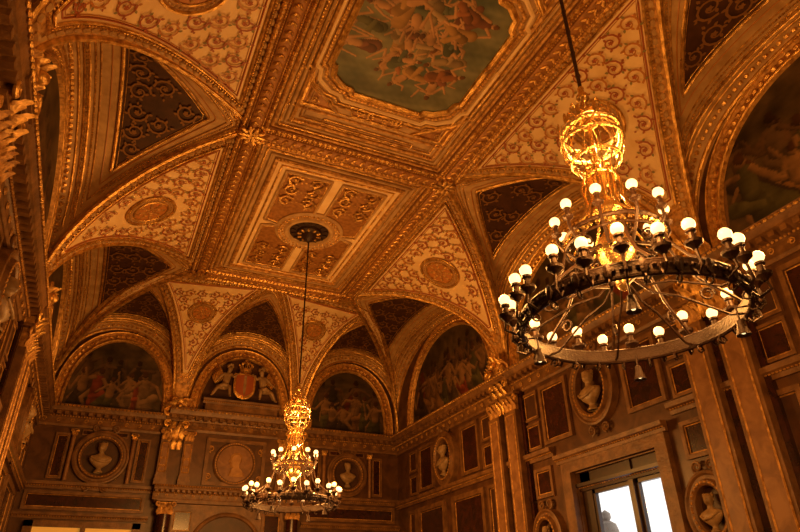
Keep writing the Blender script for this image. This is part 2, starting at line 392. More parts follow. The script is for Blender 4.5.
for sx in (-1,1):
    for sy in (-1,1):
        t=[(mid+sx*1.42,cy+sy*1.92),(mid+sx*1.42,cy+sy*1.35),(mid+sx*.75,cy+sy*1.92)];poly(t,H-.02,GPAN);frame_poly(t,H-.035,.035,GOLD,.03,.06)
        S=Flat((mid+sx*1.22,cy+sy*1.76-.08,H-.02),(1,0,0),(0,1,0),(0,0,-1),.3,.2);scrolls(scr,S,0,0,.2,.16,(GOLD,GOLD,GOLD,GOLD),2,None,True)
for sy in (-1,1):
    t=[(mid-.6,cy+sy*1.58),(mid+.6,cy+sy*1.58),(mid+.45,cy+sy*1.9),(mid-.45,cy+sy*1.9)]
    poly(t,H-.02,GPAN);frame_poly(t,H-.035,.022,GOLD,.02,.05)
    S=Flat((mid,cy+sy*1.74-.12,H-.02),(1,0,0),(0,1,0),(0,0,-1),.9,.26);scrolls(scr,S,0,0,.24,.22,(GOLD,GOLD,GOLD,GOLD),2,None,True)
    t=[(mid-.9,cy+sy*2.18),(mid+.9,cy+sy*2.18),(mid+.9,cy+sy*2.34),(mid-.9,cy+sy*2.34)];poly(t,H-.02,GPAN);frame_poly(t,H-.03,.015,GOLD)
base.obj('vault_shell',ceil_root);deco.obj('ribs_and_frames',ceil_root);beadm.obj('gilt_leaf_beading',ceil_root);scr.obj('arabesque_scrollwork',ceil_root)
# ------------------------------------------------------------ paintings
def capsule_layer(X,Y,img,ax,ay,bx,by,r0,r1,col,L=(-.5,.7)):
    dx,dy=bx-ax,by-ay;l2=dx*dx+dy*dy+1e-9;t=np.clip(((X-ax)*dx+(Y-ay)*dy)/l2,0,1);r=r0+(r1-r0)*t
    ex,ey=X-(ax+t*dx),Y-(ay+t*dy);d=np.sqrt(ex**2+ey**2)/r;mk=d<1
    sh=.55+.45*(ex/r*L[0]+ey/r*L[1])+.25*np.sqrt(np.clip(1-d**2,0,1))
    for k in range(3): img[...,k]=np.where(mk,col[k]*sh,img[...,k])
def figure2d(X,Y,img,x,y,s,ang,rr,flesh,cloth,dyn=1):
    c,sn=math.cos(ang),math.sin(ang)
    def T(a,b): return (x+(a*c-b*sn)*s,y+(a*sn+b*c)*s)
    def cap(a,b,c2,d,r0,r1,col): p=T(a,b);q=T(c2,d);capsule_layer(X,Y,img,p[0],p[1],q[0],q[1],r0*s,r1*s,col)
    k=[rr.uniform(-.25,.25)*dyn for _ in range(8)]
    cap(-.06,.45,-.12+k[0],.22,.075,.05,flesh);cap(-.12+k[0],.22,-.1+k[1],0,.05,.03,flesh)
    cap(.06,.45,.12+k[2],.22,.075,.05,flesh);cap(.12+k[2],.22,.12+k[3],0,.05,.03,flesh)
    cap(-.08+k[4],.1,0,.52,.18,.12,cloth)
    cap(k[4]*.5+.05,.15,.02,.5,.14,.12,tuple(v*.65 for v in cloth));cap(-.05,.3,.15+k[1],.42,.06,.1,tuple(v*1.2 for v in cloth))
    cap(0,.5,0,.74,.11,.13,flesh if rr.random()<.5 else cloth)
    cap(-.1,.78,-.28,.62+k[5],.045,.035,flesh);cap(-.28,.62+k[5],-.38,.72+k[6]*1.5,.035,.025,flesh)
    cap(.1,.78,.28,.66-k[5],.045,.035,flesh);cap(.28,.66-k[5],.4,.6+k[7]*1.5,.035,.025,flesh)
    cap(0,.92,0,.95,.072,.066,flesh);cap(0,.97,.0,1.0,.07,.06,(flesh[0]*.3,flesh[1]*.22,flesh[2]*.2))
def vnoise(X,Y,f,seed):
    r=np.random.RandomState(seed);o=np.zeros_like(X)
    for i in range(5):
        a,b,c=r.uniform(0,6.28,3);g=f*(1.6**i);o+=np.sin(X*g*math.cos(a)+Y*g*math.sin(a)+b+1.5*np.sin(Y*g*.7+c))/(1.4**i)
    return o/2.5
def set_cols(o,img):
    me=o.data;ca=me.color_attributes.new('Col','FLOAT_COLOR','POINT');n=img.shape[0]*img.shape[1]
    a=np.ones((n,4),dtype=np.float32);a[:,:3]=np.clip(img.reshape(-1,3),0,1);ca.data.foreach_set('color',a.ravel())
FLESH=(.44,.24,.10)
def ceiling_painting():
    nx,ny=190,210;us=np.linspace(-1,1,nx+1);vs=np.linspace(-1,1,ny+1)
    q=[(1.17,0),(1.17,.62*1.32),(1.09,.66*1.32),(1.05,.80*1.32),(.84,.92*1.32),(.68,.94*1.32),(.63,1.32)]
    yy=[b for a,b in q];xx=[a for a,b in q]
    V=vs*1.32;HWd=np.interp(np.abs(V),yy,xx);Xg=HWd[:,None]*us[None,:];Yg=np.repeat(V[:,None],nx+1,1)
    img=np.zeros(Xg.shape+(3,));n=vnoise(Xg,Yg,2.5,3);n2=vnoise(Xg,Yg,6,5)
    for k,(a,b) in enumerate(((.07,.17),(.085,.16),(.05,.085))): img[...,k]=a+(b-a)*np.clip(.5+n*.6+n2*.25,0,1)
    rr=random.Random(8)
    cl=[(.26,.10,.035),(.34,.19,.06),(.09,.10,.055),(.32,.22,.10),(.17,.065,.03),(.12,.115,.045)]
    for i in range(26):
        a=i*2.4;r=.12+.78*math.sqrt((i+.5)/26)
        x,y=r*.9*math.cos(a),r*math.sin(a)
        figure2d(Xg,Yg,img,x,y-.2,rr.uniform(.5,.72),rr.uniform(-1.2,1.2)+a*.5,rr,FLESH,cl[i%6],1.4)
    img*=(1+.35*n2)[...,None]
    mb=MB();mb.grid(lambda u,v:(mid+float(Xg[round(u*ny),round(v*nx)]),cy+float(Yg[round(u*ny),round(v*nx)]),H-.03),ny,nx,PAINT)
    o=mb.obj('ceiling_painting');set_cols(o,img)
ceiling_painting()
def wallP(w):
    if w=='far': return lambda u,z,d:Vector((u,YF-d,z))
    if w=='back': return lambda u,z,d:Vector((u,YB+d,z))
    if w=='right': return lambda u,z,d:Vector((XR-d,u,z))
    return lambda u,z,d:Vector((XL+d,u,z))
def lunette(w,u0,hw,zb,zt,seed,paint=True):
    P=wallP(w);e_=lambda th:(hw*math.sin(th),(zt-zb)*max(math.cos(th),0)**.8)
    if paint:
        nt,nr=150,80;th=np.linspace(-pi/2,pi/2,nt+1);rs=np.linspace(0,1,nr+1)
        xs=hw*np.sin(th);top=(zt-zb)*np.maximum(np.cos(th),0)**.8
        Xg=np.repeat(xs[:,None],nr+1,1);Zg=top[:,None]*rs[None,:]
        img=np.zeros(Xg.shape+(3,));n1=vnoise(Xg,Zg,3,seed);n2=vnoise(Xg,Zg,9,seed+1)
        g=np.clip(Zg/(zt-zb),0,1);
        for k,(a,b) in enumerate(((.05,.065),(.032,.042),(.013,.018))): img[...,k]=(a+(b-a)*g)*(1+.6*n1)
        rr=random.Random(seed);cl=[(.20,.04,.015),(.075,.065,.025),(.20,.10,.032),(.07,.045,.025),(.22,.13,.06),(.04,.024,.014)]
        N=int(hw*5.0)
        for row in (1,0):
            for i in range(N-row):
                x=-hw*.82+1.64*hw*(i+.5)/(N-row)+rr.uniform(-.1,.1);s=rr.uniform(.9,1.2)*(zt-zb)*.52
                fs=.22 if row else .48
                figure2d(Xg,Zg,img,x,rr.uniform(-.15,.1)+row*.35,s,rr.uniform(-.15,.15),rr,tuple(v*fs for v in FLESH),tuple(c*(.5 if row else .85) for c in cl[rr.randrange(6)]),.8)
        img*=(1+.45*n2)[...,None]
        mb=MB();mb.grid(lambda u,v:P(u0+float(Xg[round(u*nt),round(v*nr)]),zb+float(Zg[round(u*nt),round(v*nr)]),.03),nt,nr,PAINT)
        o=mb.obj('lunette_painting');set_cols(o,img)
    mb=MB()
    if not paint: mb.grid(lambda u,v:P(u0+e_((2*u-1)*pi/2)[0],zb+e_((2*u-1)*pi/2)[1]*v,.03),40,1,DARK)
    def arc(o,d): return [P(u0+math.sin(a)*(hw+o),zb-.02+(zt-zb+o)*max(math.cos(a),0)**.8,d) for a in [(-1+2*i/50)*pi/2 for i in range(51)]]
    prof=[(0,.03),(.02,.09),(.07,.10),(.10,.05),(.22,.04),(.25,.09),(.30,.09),(.32,.0)]
    A=[arc(o,d) for o,d in prof];mb.loft([list(r) for r in zip(*A)],GOLDM,False)
    mb.tube(arc(.05,.09),.025,GOLD,6);mb.beads(arc(.165,.06),.14,.055,.045,GOLD);mb.tube(arc(.28,.1),.02,GOLD,5)
    mb.obj('lunette_archivolt',ceil_root)
for i,(u,hw) in enumerate(((-.1,1.25),(6.76,1.25))): lunette('far',u,hw,5.12,7.06,20+i)
lunette('far',mid,1.18,5.12,7.02,1,False)
for w in ('right','left'):
    for i,yc in enumerate(ys[:3]): lunette(w,[14.9,9.12,3.15][i],2.3,5.08,7.40,30+i*3+(w=='left'))
# ------------------------------------------------------------ walls
def wall_obj(w,name,u0,u1,hole=None):
    P=wallP(w);mb=MB()
    def q(a,b,z0,z1,m): mb.add([P(a,z0,0),P(b,z0,0),P(b,z1,0),P(a,z1,0)],[(0,1,2,3)],m)
    if hole:
        a,b,z0,z1=hole;q(u0,a,FL,H,WALL);q(b,u1,FL,H,WALL);q(a,b,FL,z0,WALL);q(a,b,z1,H,WALL)
    else: q(u0,u1,FL,H,WALL)
    return mb,P
TW=(7.85,10.1,-.6,2.42)
walls={}
for w,n,a,b,h in (('far','wall_far',XL,XR,None),('right','wall_right',YB,YF,TW),('left','wall_left',YB,YF,None),('back','wall_back',XL,XR,None)):
    walls[w]=(n,)+wall_obj(w,n,a,b,h)
def bx(mb,P,u0,u1,z0,z1,d0,d1,m):
    v=[P(u,z,d) for u in (u0,u1) for z in (z0,z1) for d in (d0,d1)]
    mb.add(v,[(0,1,3,2),(4,6,7,5),(0,4,5,1),(2,3,7,6),(0,2,6,4),(1,5,7,3)],m)
def mould(mb,P,u0,u1,z,prof,m):
    mb.loft([[P(u,z+b,a) for a,b in prof] for u in (u0,u1)],m,False,caps=True)
def fpanel(mb,P,u0,u1,z0,z1,fill=REDM,fr=WALL2,w=.07,d=.06,gold=True):
    bx(mb,P,u0+w*.5,u1-w*.5,z0+w*.5,z1-w*.5,0,.015,fill)
    for a,b,c,e2 in ((u0,u1,z0,z0+w),(u0,u1,z1-w,z1),(u0,u0+w,z0+w,z1-w),(u1-w,u1,z0+w,z1-w)): bx(mb,P,a,b,c,e2,0,d,fr)
    if gold:
        g=w+.015;L=[P(u0+g,z0+g,.025),P(u1-g,z0+g,.025),P(u1-g,z1-g,.025),P(u0+g,z1-g,.025)];LL=[]
        for i in range(4):
            for j in range(8): LL.append(L[i].lerp(L[(i+1)%4],j/8))
        mb.tube(LL,.012,GOLDM,4,True)
def cornice(mb,P,u0,u1,z,s=1,d0=0,m=WALL2,dent=True):
    prof=[(d0,0),(d0+.05*s,0),(d0+.07*s,.06*s),(d0+.05*s,.1*s),(d0+.05*s,.24*s),(d0+.10*s,.28*s),(d0+.16*s,.34*s),(d0+.30*s,.38*s),(d0+.32*s,.46*s),(d0+.38*s,.54*s),(d0,.56*s)]
    mould(mb,P,u0,u1,z,prof,m)
    mb.beads([P(u0,z+.27*s,d0+.11*s),P(u1,z+.27*s,d0+.11*s)],.07*s,.025*s,.025*s,GOLDM)
    mb.beads([P(u0,z+.50*s,d0+.37*s),P(u1,z+.50*s,d0+.37*s)],.10*s,.045*s,.028*s,GOLD)
    if dent:
        n=max(1,int((u1-u0)/(.2*s)))
        for i in range(n):
            a=u0+(u1-u0)*(i+.25)/n;bx(mb,P,a,a+.5*(u1-u0)/n,z+.28*s,z+.37*s,d0+.1*s,d0+.27*s,WALL2)
        n=max(1,int((u1-u0)/(.34*s)))
        for i in range(n):
            a=u0+(u1-u0)*(i+.5)/n;r=.06*s
            mb.tube([P(a+r*(1-.7*t)*math.cos(t*9),z+.17*s+r*(1-.7*t)*math.sin(t*9),d0+.065*s) for t in [j/10 for j in range(11)]],.012*s,GOLDM,4)
def string(mb,P,u0,u1,z,d0=0,s=1,m=WALL2):
    mould(mb,P,u0,u1,z,[(d0,0),(d0+.05*s,.0),(d0+.06*s,.05*s),(d0+.12*s,.08*s),(d0+.13*s,.14*s),(d0,.15*s)],m)
    mb.beads([P(u0,z+.06*s,d0+.08*s),P(u1,z+.06*s,d0+.08*s)],.06,.024,.018,GOLDM)
def leaf3(mb,P,u,z,d,w,h,m,out=.1):
    def fn(a,b):
        t=a;ww=w*(.55+.6*math.sin(pi*min(t*.9,1)))*(1-.55*t*t);x=(2*b-1)*ww/2*(1+.12*math.sin(t*22))
        return P(u+x,z+h*(t if t<.8 else .8+.2*math.sin((t-.8)*8)),d+out*t**3*1.2+.02*(1-(2*b-1)**2))
    mb.grid(fn,8,4,m)
def volute(mb,P,u,z,d,r,sg,m,th=.03):
    mb.tube([P(u+sg*r*(1-.8*t)*math.cos(t*11-pi/2),z+r*(1-.8*t)*math.sin(t*11-pi/2),d) for t in [j/20 for j in range(21)]],[th*(1-.4*j/20) for j in range(21)],m,6)
def capital(mb,P,u,z,w,h,d,m=GOLD,d0=0):
    bx(mb,P,u-w*.42,u+w*.42,z,z+h*.85,d0,d0+d*.75,GOLDM)
    bx(mb,P,u-w*.6,u+w*.6,z+h*.87,z+h,d0,d0+d*1.25,WALL2)
    for k in range(3): leaf3(mb,P,u+(k-1)*w*.33,z,d0+d*.75,w*.36,h*.5,m,.08*h/.4)
    for k in range(2): leaf3(mb,P,u+(k-.5)*w*.36,z+h*.25,d0+d*.72,w*.34,h*.5,m,.1*h/.4)
    for sg in (-1,1): volute(mb,P,u+sg*w*.45,z+h*.72,d0+d*.95,h*.17,sg,m,h*.05)
    mb.beads([P(u-w*.45,z+.01,d0+d*.78),P(u+w*.45,z+.01,d0+d*.78)],.05,.022,.025,m)
def pilaster(w,u,z0,z1,wd,d=.12,d0=0,fill=FIELD2,ch=.32,orn=True,cm=GOLDM):
    P=wallP(w);mb=MB();d0=d0+.004
    bx(mb,P,u-wd*.62,u+wd*.62,z0,z0+.16,d0,d0+d*1.5,WALL2);bx(mb,P,u-wd*.56,u+wd*.56,z0+.16,z0+.26,d0,d0+d*1.25,WALL2)
    bx(mb,P,u-wd/2,u+wd/2,z0+.26,z1-ch,d0,d0+d,WALL2)
    bx(mb,P,u-wd*.32,u+wd*.32,z0+.36,z1-ch-.1,d0,d0+d+.008,fill)
    L=[P(u-wd*.33,z0+.35,d0+d+.01),P(u+wd*.33,z0+.35,d0+d+.01),P(u+wd*.33,z1-ch-.09,d0+d+.01),P(u-wd*.33,z1-ch-.09,d0+d+.01)]
    LL=[]
    for i in range(4):
        for j in range(8): LL.append(L[i].lerp(L[(i+1)%4],j/8))
    mb.tube(LL,.018,GOLDM,4,True)
    if orn:
        n=int((z1-z0-ch-.6)/.2)
        for i in range(n):
            z=z0+.5+i*.2
            for sg in (-1,1): volute(mb,P,u+sg*wd*.13,z,d0+d+.015,wd*.13,sg if i%2 else -sg,GOLDM,.009)
    capital(mb,P,u,z1-ch,wd,ch,d,cm,d0)
    return mb.obj('pilaster')
def springer(w,u,s=1):
    P=wallP(w);mb=MB();capital(mb,P,u,4.98-.62,.62*s,.62,.28,GOLD)
    for k in range(5): leaf3(mb,P,u+(k-2)*.13,4.98+.02,.16+.05*(2-abs(k-2)),.2,.5-.06*abs(k-2),GOLD,.16)
    for sg in (-1,1):
        volute(mb,P,u+sg*.26,5.12,.34,.13,sg,GOLD,.04);volute(mb,P,u+sg*.16,5.45,.30,.09,-sg,GOLD,.03)
        for j in range(4): leaf3(mb,P,u+sg*(.2+.07*j),5.1,.22,.1,.3-.04*j,GOLDM,.1)
    mb.ball(P(u,5.28,.36),.09,GOLD,SP2);mb.ball(P(u,5.46,.33),.06,GOLD,SP2)
    for k in range(3): leaf3(mb,P,u+(k-1)*.14,4.1,.2,.16,.28,GOLD,.1)
    return mb.obj('gilded_capital',ceil_root)
def niche(mb,P,u,z,rx,rz,fill=DARK):
    K=40;A=[(-.0,.16),(.03,.19),(.07,.19),(.10,.12),(.15,.12),(.18,.15),(.22,.14),(.24,0)]
    mb.loft([[P(u+(rx+o)*math.cos(2*pi*i/K),z+(rz+o)*math.sin(2*pi*i/K),d) for i in range(K)] for o,d in [(0,.012)]+A],WALL2)
    mb.grid(lambda a,b:P(u+a*rx*math.cos(2*pi*b),z+a*rz*math.sin(2*pi*b),.012),3,32,fill)
    c=[P(u+(rx+.05)*math.cos(2*pi*i/K),z+(rz+.05)*math.sin(2*pi*i/K),.19) for i in range(K)];mb.beads(c,.08,.035,.022,GOLDM,True)
    for sg in (-1,1):
        volute(mb,P,u+sg*(rx*.5),z+rz+.3,.08,.1,sg,WALL2,.025);volute(mb,P,u+sg*(rx*.5),z-rz-.3,.08,.1,-sg,WALL2,.025)
def bust(w,u,z,s=1,turn=0,d=.14,name='marble_bust'):
    P=wallP(w);mb=MB();K=28
    R=[(.0,.10,.09,0),(.03,.11,.10,0),(.05,.08,.07,0),(.10,.055,.05,0),(.13,.08,.06,0),(.16,.13,.08,.01),(.22,.20,.10,.02),(.30,.26,.12,.02),(.36,.27,.115,.01),(.40,.24,.10,0),(.43,.16,.085,-.005),(.455,.085,.07,0),(.49,.062,.062,.01),(.525,.06,.062,.015),(.545,.075,.085,.025),(.575,.088,.105,.028),(.61,.094,.112,.02),(.65,.098,.115,.015),(.69,.094,.11,.01),(.73,.078,.092,.0),(.755,.05,.06,0),(.765,.0,.0,0)]
    rings=[]
    for zz,rx,ry,yo in R:
        ring=[]
        for i in range(K):
            a=2*pi*i/K;x=rx*math.cos(a);y=ry*math.sin(a)+yo
            g=math.exp(-((a-pi/2)/.22)**2)
            if .54<zz<.74:
                y+=g*(.028*math.exp(-((zz-.605)/.022)**2)+.008*math.exp(-((zz-.675)/.02)**2)+.012*math.exp(-((zz-.555)/.012)**2))
                ge=math.exp(-((abs(a-pi/2)-.42)/.2)**2);y-=ge*.018*math.exp(-((zz-.645)/.02)**2)
                if a>pi*1.05 or zz>.69: x*=1.08;y*=1.06
            if .16<zz<.42: y+=.012*math.sin(a*9+zz*30)
            if zz>.5:
                ct,st=math.cos(turn),math.sin(turn);x,y=x*ct-y*st,x*st+y*ct
            ring.append(P(u+x*s,z+zz*s,d+y*s))
        rings.append(ring)
    mb.loft(rings,MARB)
    for i in range(26):
        a=pi+ (i%13)/12*pi;zz=.70+.035*(i//13);x=.092*math.cos(a);y=.10*math.sin(a)+.01;ct,st=math.cos(turn),math.sin(turn)
        mb.ball(P(u+(x*ct-y*st)*s,z+zz*s,d+(x*st+y*ct)*s),.028*s,MARB)
    for sg in (-1,1):
        x,y=sg*.098,.01;ct,st=math.cos(turn),math.sin(turn);mb.ball(P(u+(x*ct-y*st)*s,z+.625*s,d+(x*st+y*ct)*s),(.014*s,.02*s,.03*s),MARB)
    mb.tube([P(u-.22*s,z+.37*s,d+.08*s),P(u-.05*s,z+.27*s,d+.14*s),P(u+.12*s,z+.25*s,d+.14*s),P(u+.24*s,z+.33*s,d+.07*s)],.03*s,MARB,8)
    return mb.obj(name,sharp=80)
# --- FAR WALL
n,mb,P=walls['far']
cornice(mb,P,XL,XR,4.52,.95)
for a,b in ((XL,1.3),(5.4,XR)):
    string(mb,P,a,b,2.95,0,1.2);string(mb,P,a,b,2.25,0,1)
    fpanel(mb,P,a+.15,b-.15,2.45,2.9,REDM)
for u,r in ((-.12,.46),(6.76,.42)):
    niche(mb,P,u,3.78,r,r)
    for sg in (-1,1):
        c=u+sg*1.0;fpanel(mb,P,c-.17,c+.17,3.2,4.35,REDM,WALL2,.05);mb.tube([P(u+sg*.74,3.15,.1),P(u+sg*.74,4.3,.1)],.05,SHAFT,10);capital(mb,P,u+sg*.74,4.3,.16,.16,.12)
        fpanel(mb,P,u+sg*.35-.22,u+sg*.35+.22,4.33,4.48,REDM,WALL2,.03,.04,False)
for a,b,z0,z1,d0,d1,m in ((1.45,5.24,3.15,4.85,0,.16,WALL),(1.35,5.34,2.72,3.15,0,.30,WALL2)): bx(mb,P,a,b,z0,z1,d0,d1,m)
cornice(mb,P,1.30,5.39,2.78,.66,.26);cornice(mb,P,1.38,5.31,4.62,1.05,.16)
bx(mb,P,2.3,4.39,5.12,5.45,0,.42,WALL2);string(mb,P,2.22,4.47,5.42,.38,1)
fpanel(mb,P,2.5,4.19,3.22,4.5,REDM,WALL2,.1,.24)
K=40
mb.loft([[P(mid+(.5+o)*math.cos(2*pi*i/K),3.84+(.5+o)*math.sin(2*pi*i/K),d) for i in range(K)] for o,d in ((0,.2),(.02,.28),(.07,.28),(.1,.22))],WALL2)
mb.grid(lambda a,b:P(mid+a*.5*math.cos(2*pi*b),3.84+a*.5*math.sin(2*pi*b),.25),3,32,SHAFT)
mb.beads([P(mid+.54*math.cos(2*pi*i/K),3.84+.54*math.sin(2*pi*i/K),.28) for i in range(K)],.07,.03,.02,GOLDM,True)
prof=[(-.16,-.36),(-.13,-.2),(-.05,-.14),(-.12,-.12),(-.15,-.05),(-.14,-.01),(-.2,.03),(-.15,.1),(-.14,.2),(-.05,.28),(.08,.29),(.17,.22),(.18,.08),(.13,-.02),(.14,-.15),(.26,-.26),(.28,-.36)]
vv=[P(mid+x,3.84+z,.27) for x,z in prof];v2=[P(mid+x*.75+.01,3.84+z*.8,.31) for x,z in prof]
mb.loft([[P(mid+x,3.84+z,.25) for x,z in prof],vv,v2],FIELD2);mb.add(v2,[tuple(range(len(v2)))],FIELD2)
for sg in (-1,1):
    for j in range(2): volute(mb,P,mid+sg*.7,3.45+j*.75,.22,.1,sg,GOLDM,.02)
    volute(mb,P,mid+sg*1.5,5.35,.3,.2,-sg,GOLDM,.05)
bx(mb,P,1.55,5.14,FL,2.72,0,.1,WALL2)
arc=[P(mid+.95*math.cos(pi*i/30),1.55+.95*math.sin(pi*i/30),.12) for i in range(31)]
mb.tube(arc,.06,WALL2,8);mb.beads(arc,.12,.05,.05,GOLDM)
mb.grid(lambda a,b:P(mid+a*.9*math.cos(pi*b),1.55+a*.9*math.sin(pi*b),.112),2,24,DARK)
for sg in (-1,1):
    mb.tube([P(mid+sg*1.02,FL,.12),P(mid+sg*1.02,1.5,.12)],.1,WALL2,10)
    fpanel(mb,lambda u,z,dd:P(u,z,dd+.1),mid+sg*1.2-.28,mid+sg*1.2+.28,2.0,2.6,REDM,WALL2,.06,.05)
mb.obj(n)
for u in (1.42,2.02,4.67,5.27): pilaster('far',u,3.15,4.66,.26,.1,.16,SHAFT)
for u in (1.65,5.04):
    c=MB();Pf=P;c.lathe([(.26,0),(.26,.12),(.2,.2),(.19,.3),(.17,2.2),(.165,4.0)],(u,YF-.42,FL),REDM,20);capital(c,Pf,u,2.4,.42,.36,.3,GOLDM,.22);c.obj('column')
d=MB();Pf=P;bx(d,Pf,-1.3,.95,FL,2.06,.02,.04,LIT)
for a,b,z0,z1 in ((-1.5,-1.3,FL,2.2),(.95,1.15,FL,2.2),(-1.5,1.15,2.06,2.2),(-.24,-.12,FL,2.06)): bx(d,Pf,a,b,z0,z1,.005,.14,WALL2)
d.obj('door_1')
d=MB();bx(d,Pf,mid-.88,mid+.88,FL,1.55,.1,.13,WOOD)
for sg in (-1,1):
    for z0,z1 in ((-1.4,-.2),(0,1.4)): fpanel(d,lambda u,z,dd:Pf(u,z,dd+.13),mid+sg*.45-.32,mid+sg*.45+.32,z0,z1,WOOD,WOOD,.06,.04)
d.obj('door_2')
bust('far',-.12,3.38,1.02,.35);bust('far',6.76,3.42,.92,-.3)
for u in (b1,b2): springer('far',u,.8)
# --- RIGHT & LEFT WALLS
for w in ('right','left'):
    n,mb,P=walls[w]
    cornice(mb,P,YB,YF,4.48,1.0);string(mb,P,YB,7.4,2.85,0,1.3);string(mb,P,10.6,YF,2.85,0,1.3)
    string(mb,P,YB,7.4,.1,0,1.2);string(mb,P,10.6,YF,.1,0,1.2)
    for i,yc in enumerate((15.2,9.12,3.2,-2.9)):
        rx,rz=(.40,.50);zc=3.74 if i==0 else 3.85
        niche(mb,P,yc,zc,rx,rz)
        for sg in (-1,1):
            fpanel(mb,P,yc+sg*1.25-.46,yc+sg*1.25+.46,3.12,4.38,REDM,WALL2,.08,.07)
            fpanel(mb,P,yc+sg*2.1-.26,yc+sg*2.1+.26,3.75,4.38,DARK,WALL2,.05,.05);fpanel(mb,P,yc+sg*2.1-.26,yc+sg*2.1+.26,3.1,3.68,REDM,WALL2,.05,.05)
            if i!=1 or w=='left': fpanel(mb,P,yc+sg*1.0-.8,yc+sg*1.0+.8,.4,2.7,REDM,WALL2,.12,.08)
            if i!=1: fpanel(mb,P,yc+sg*2.2-.25,yc+sg*2.2+.25,.4,2.7,DARK,WALL2,.08,.06)
        bust(w,yc,zc-.45,1.05,.3 if i%2 else -.3)
    for yc in (12.09,6.15,.16):
        bx(mb,P,yc-.66,yc+.66,FL,4.5,0,.1,REDM)
        for dy in (-.34,.34): pilaster(w,yc+dy,.25,4.5,.46,.14,.1,SHAFT,.42,False)
        springer(w,yc)
    if w=='right':
        for yc in (7.0,11.05):
            niche(mb,P,yc,1.32,.26,.34);bust(w,yc,1.0,.72,.2);fpanel(mb,P,yc-.3,yc+.3,2.1,2.7,REDM);fpanel(mb,P,yc-.3,yc+.3,.3,.75,REDM)
    mb.obj(n)
# window
wd=MB();P=wallP('right');a,b,z0,z1=TW
for A in ((a-.26,a,z0,z1+.22),(b,b+.26,z0,z1+.22),(a,b,z1,z1+.22)): bx(wd,P,A[0],A[1],A[2],A[3],0,.12,WALL2)
string(wd,P,a-.34,b+.34,z1+.2,.08,1.2)
for z in (z0,z1): bx(wd,P,a,b,z-.02,z+.02,-.4,0,WALL2)
for u in (a,b): bx(wd,P,u-.02,u+.02,z0,z1,-.4,0,WALL2)
q0,q1=-.22,-.10
bx(wd,P,a,b,z1-.36,z1,q0,q1,WOOD);bx(wd,P,a,a+.12,z0,z1,q0,q1,WOOD);bx(wd,P,b-.3,b,z0,z1,q0,q1,WOOD);bx(wd,P,a,b,z0,z0+.14,q0,q1,WOOD)
m_=8.72
bx(wd,P,m_-.06,m_+.06,z0,z1,q0-.02,q1+.04,WOOD)
for s0,s1 in ((a+.12,m_-.06),(m_+.06,b-.3)):
    for A in ((s0,s0+.06,z0,z1-.36),(s1-.06,s1,z0,z1-.36),(s0,s1,z1-.43,z1-.36),(s0,s1,.5,.56)): bx(wd,P,A[0],A[1],A[2],A[3],q0+.02,q1-.02,WOOD)
    bx(wd,P,s0,s1,z0,z1-.36,q0+.05,q0+.055,GLASS)
string(wd,P,a,b,z1-.36,q1,1,WOOD)
wd.obj('window_1')
o=MB();o.box((13.2,14.7,FL-3),(14.2,15.7,.9),STONE);o.box((13.1,14.6,.9),(14.3,15.8,1.05),STONE)
o.lathe([(.36,0),(.34,.2),(.24,.3),(.26,.6),(.32,1.0),(.26,1.2),(.10,1.3),(.15,1.38),(.14,1.5),(.0,1.6)],(13.7,15.2,1.05),STONE,14)
o.obj('outdoor_statue')
f=MB();f.box((XL,YB,FL-.1),(XR,YF,FL),FLOOR);f.obj('floor')
walls['back'][1].obj('wall_back')
# ------------------------------------------------------------ coat of arms with supporters
coa=empty('coat_of_arms',(mid,YF-.35,5.58))
sh=MB()
def shield(u,v,k=1,off=0):
    t=v;w=.30*(1 if t>.45 else math.sqrt(max(0,1-((.45-t)/.45)**2)))*k;x=(2*u-1)*w;return (x,-.06*(1-(2*u-1)**2)-off,.1+.75*(.5+(t-.5)*k))
sh.grid(lambda u,v:shield(u,v),12,16,GOLD);sh.grid(lambda u,v:shield(u,v,.86,.02),12,16,RED)
sh.grid(lambda u,v:(shield(u,v,.86,.03)[0]*.32,shield(u,v,.86,.035)[1],shield(u,v,.8,.03)[2]),4,10,MARB)
sh.tube([shield(0,i/20) for i in range(20,-1,-1)]+[shield(1,i/20) for i in range(21)],.03,GOLD,6)
sh.lathe([(.17,.9),(.18,.95),(.16,1.0)],(0,0,0),GOLD,20)
for i in range(8):
    a=2*pi*i/8;sh.tube([(.16*math.cos(a),.16*math.sin(a),1.0),(.2*math.cos(a),.2*math.sin(a),1.1),(.12*math.cos(a),.12*math.sin(a),1.2),(0,0,1.22)],.018,GOLD,5);sh.ball((.2*math.cos(a),.2*math.sin(a),1.12),.03,GOLD)
sh.ball((0,0,1.27),.05,GOLD,SP2);sh.obj('shield_and_crown',coa)
def skin(name,V,E,R,m,parent):
    me=bpy.data.meshes.new(name);me.from_pydata(V,E,[]);o=bpy.data.objects.new(name,me);bpy.context.collection.objects.link(o);o.parent=parent
    md=o.modifiers.new('skin','SKIN');
    for i,r in enumerate(R): me.skin_vertices[0].data[i].radius=(r,r)
    me.skin_vertices[0].data[0].use_root=True;s=o.modifiers.new('sub','SUBSURF');s.levels=2;s.render_levels=2;me.materials.append(m);md.use_smooth_shade=True
    return o
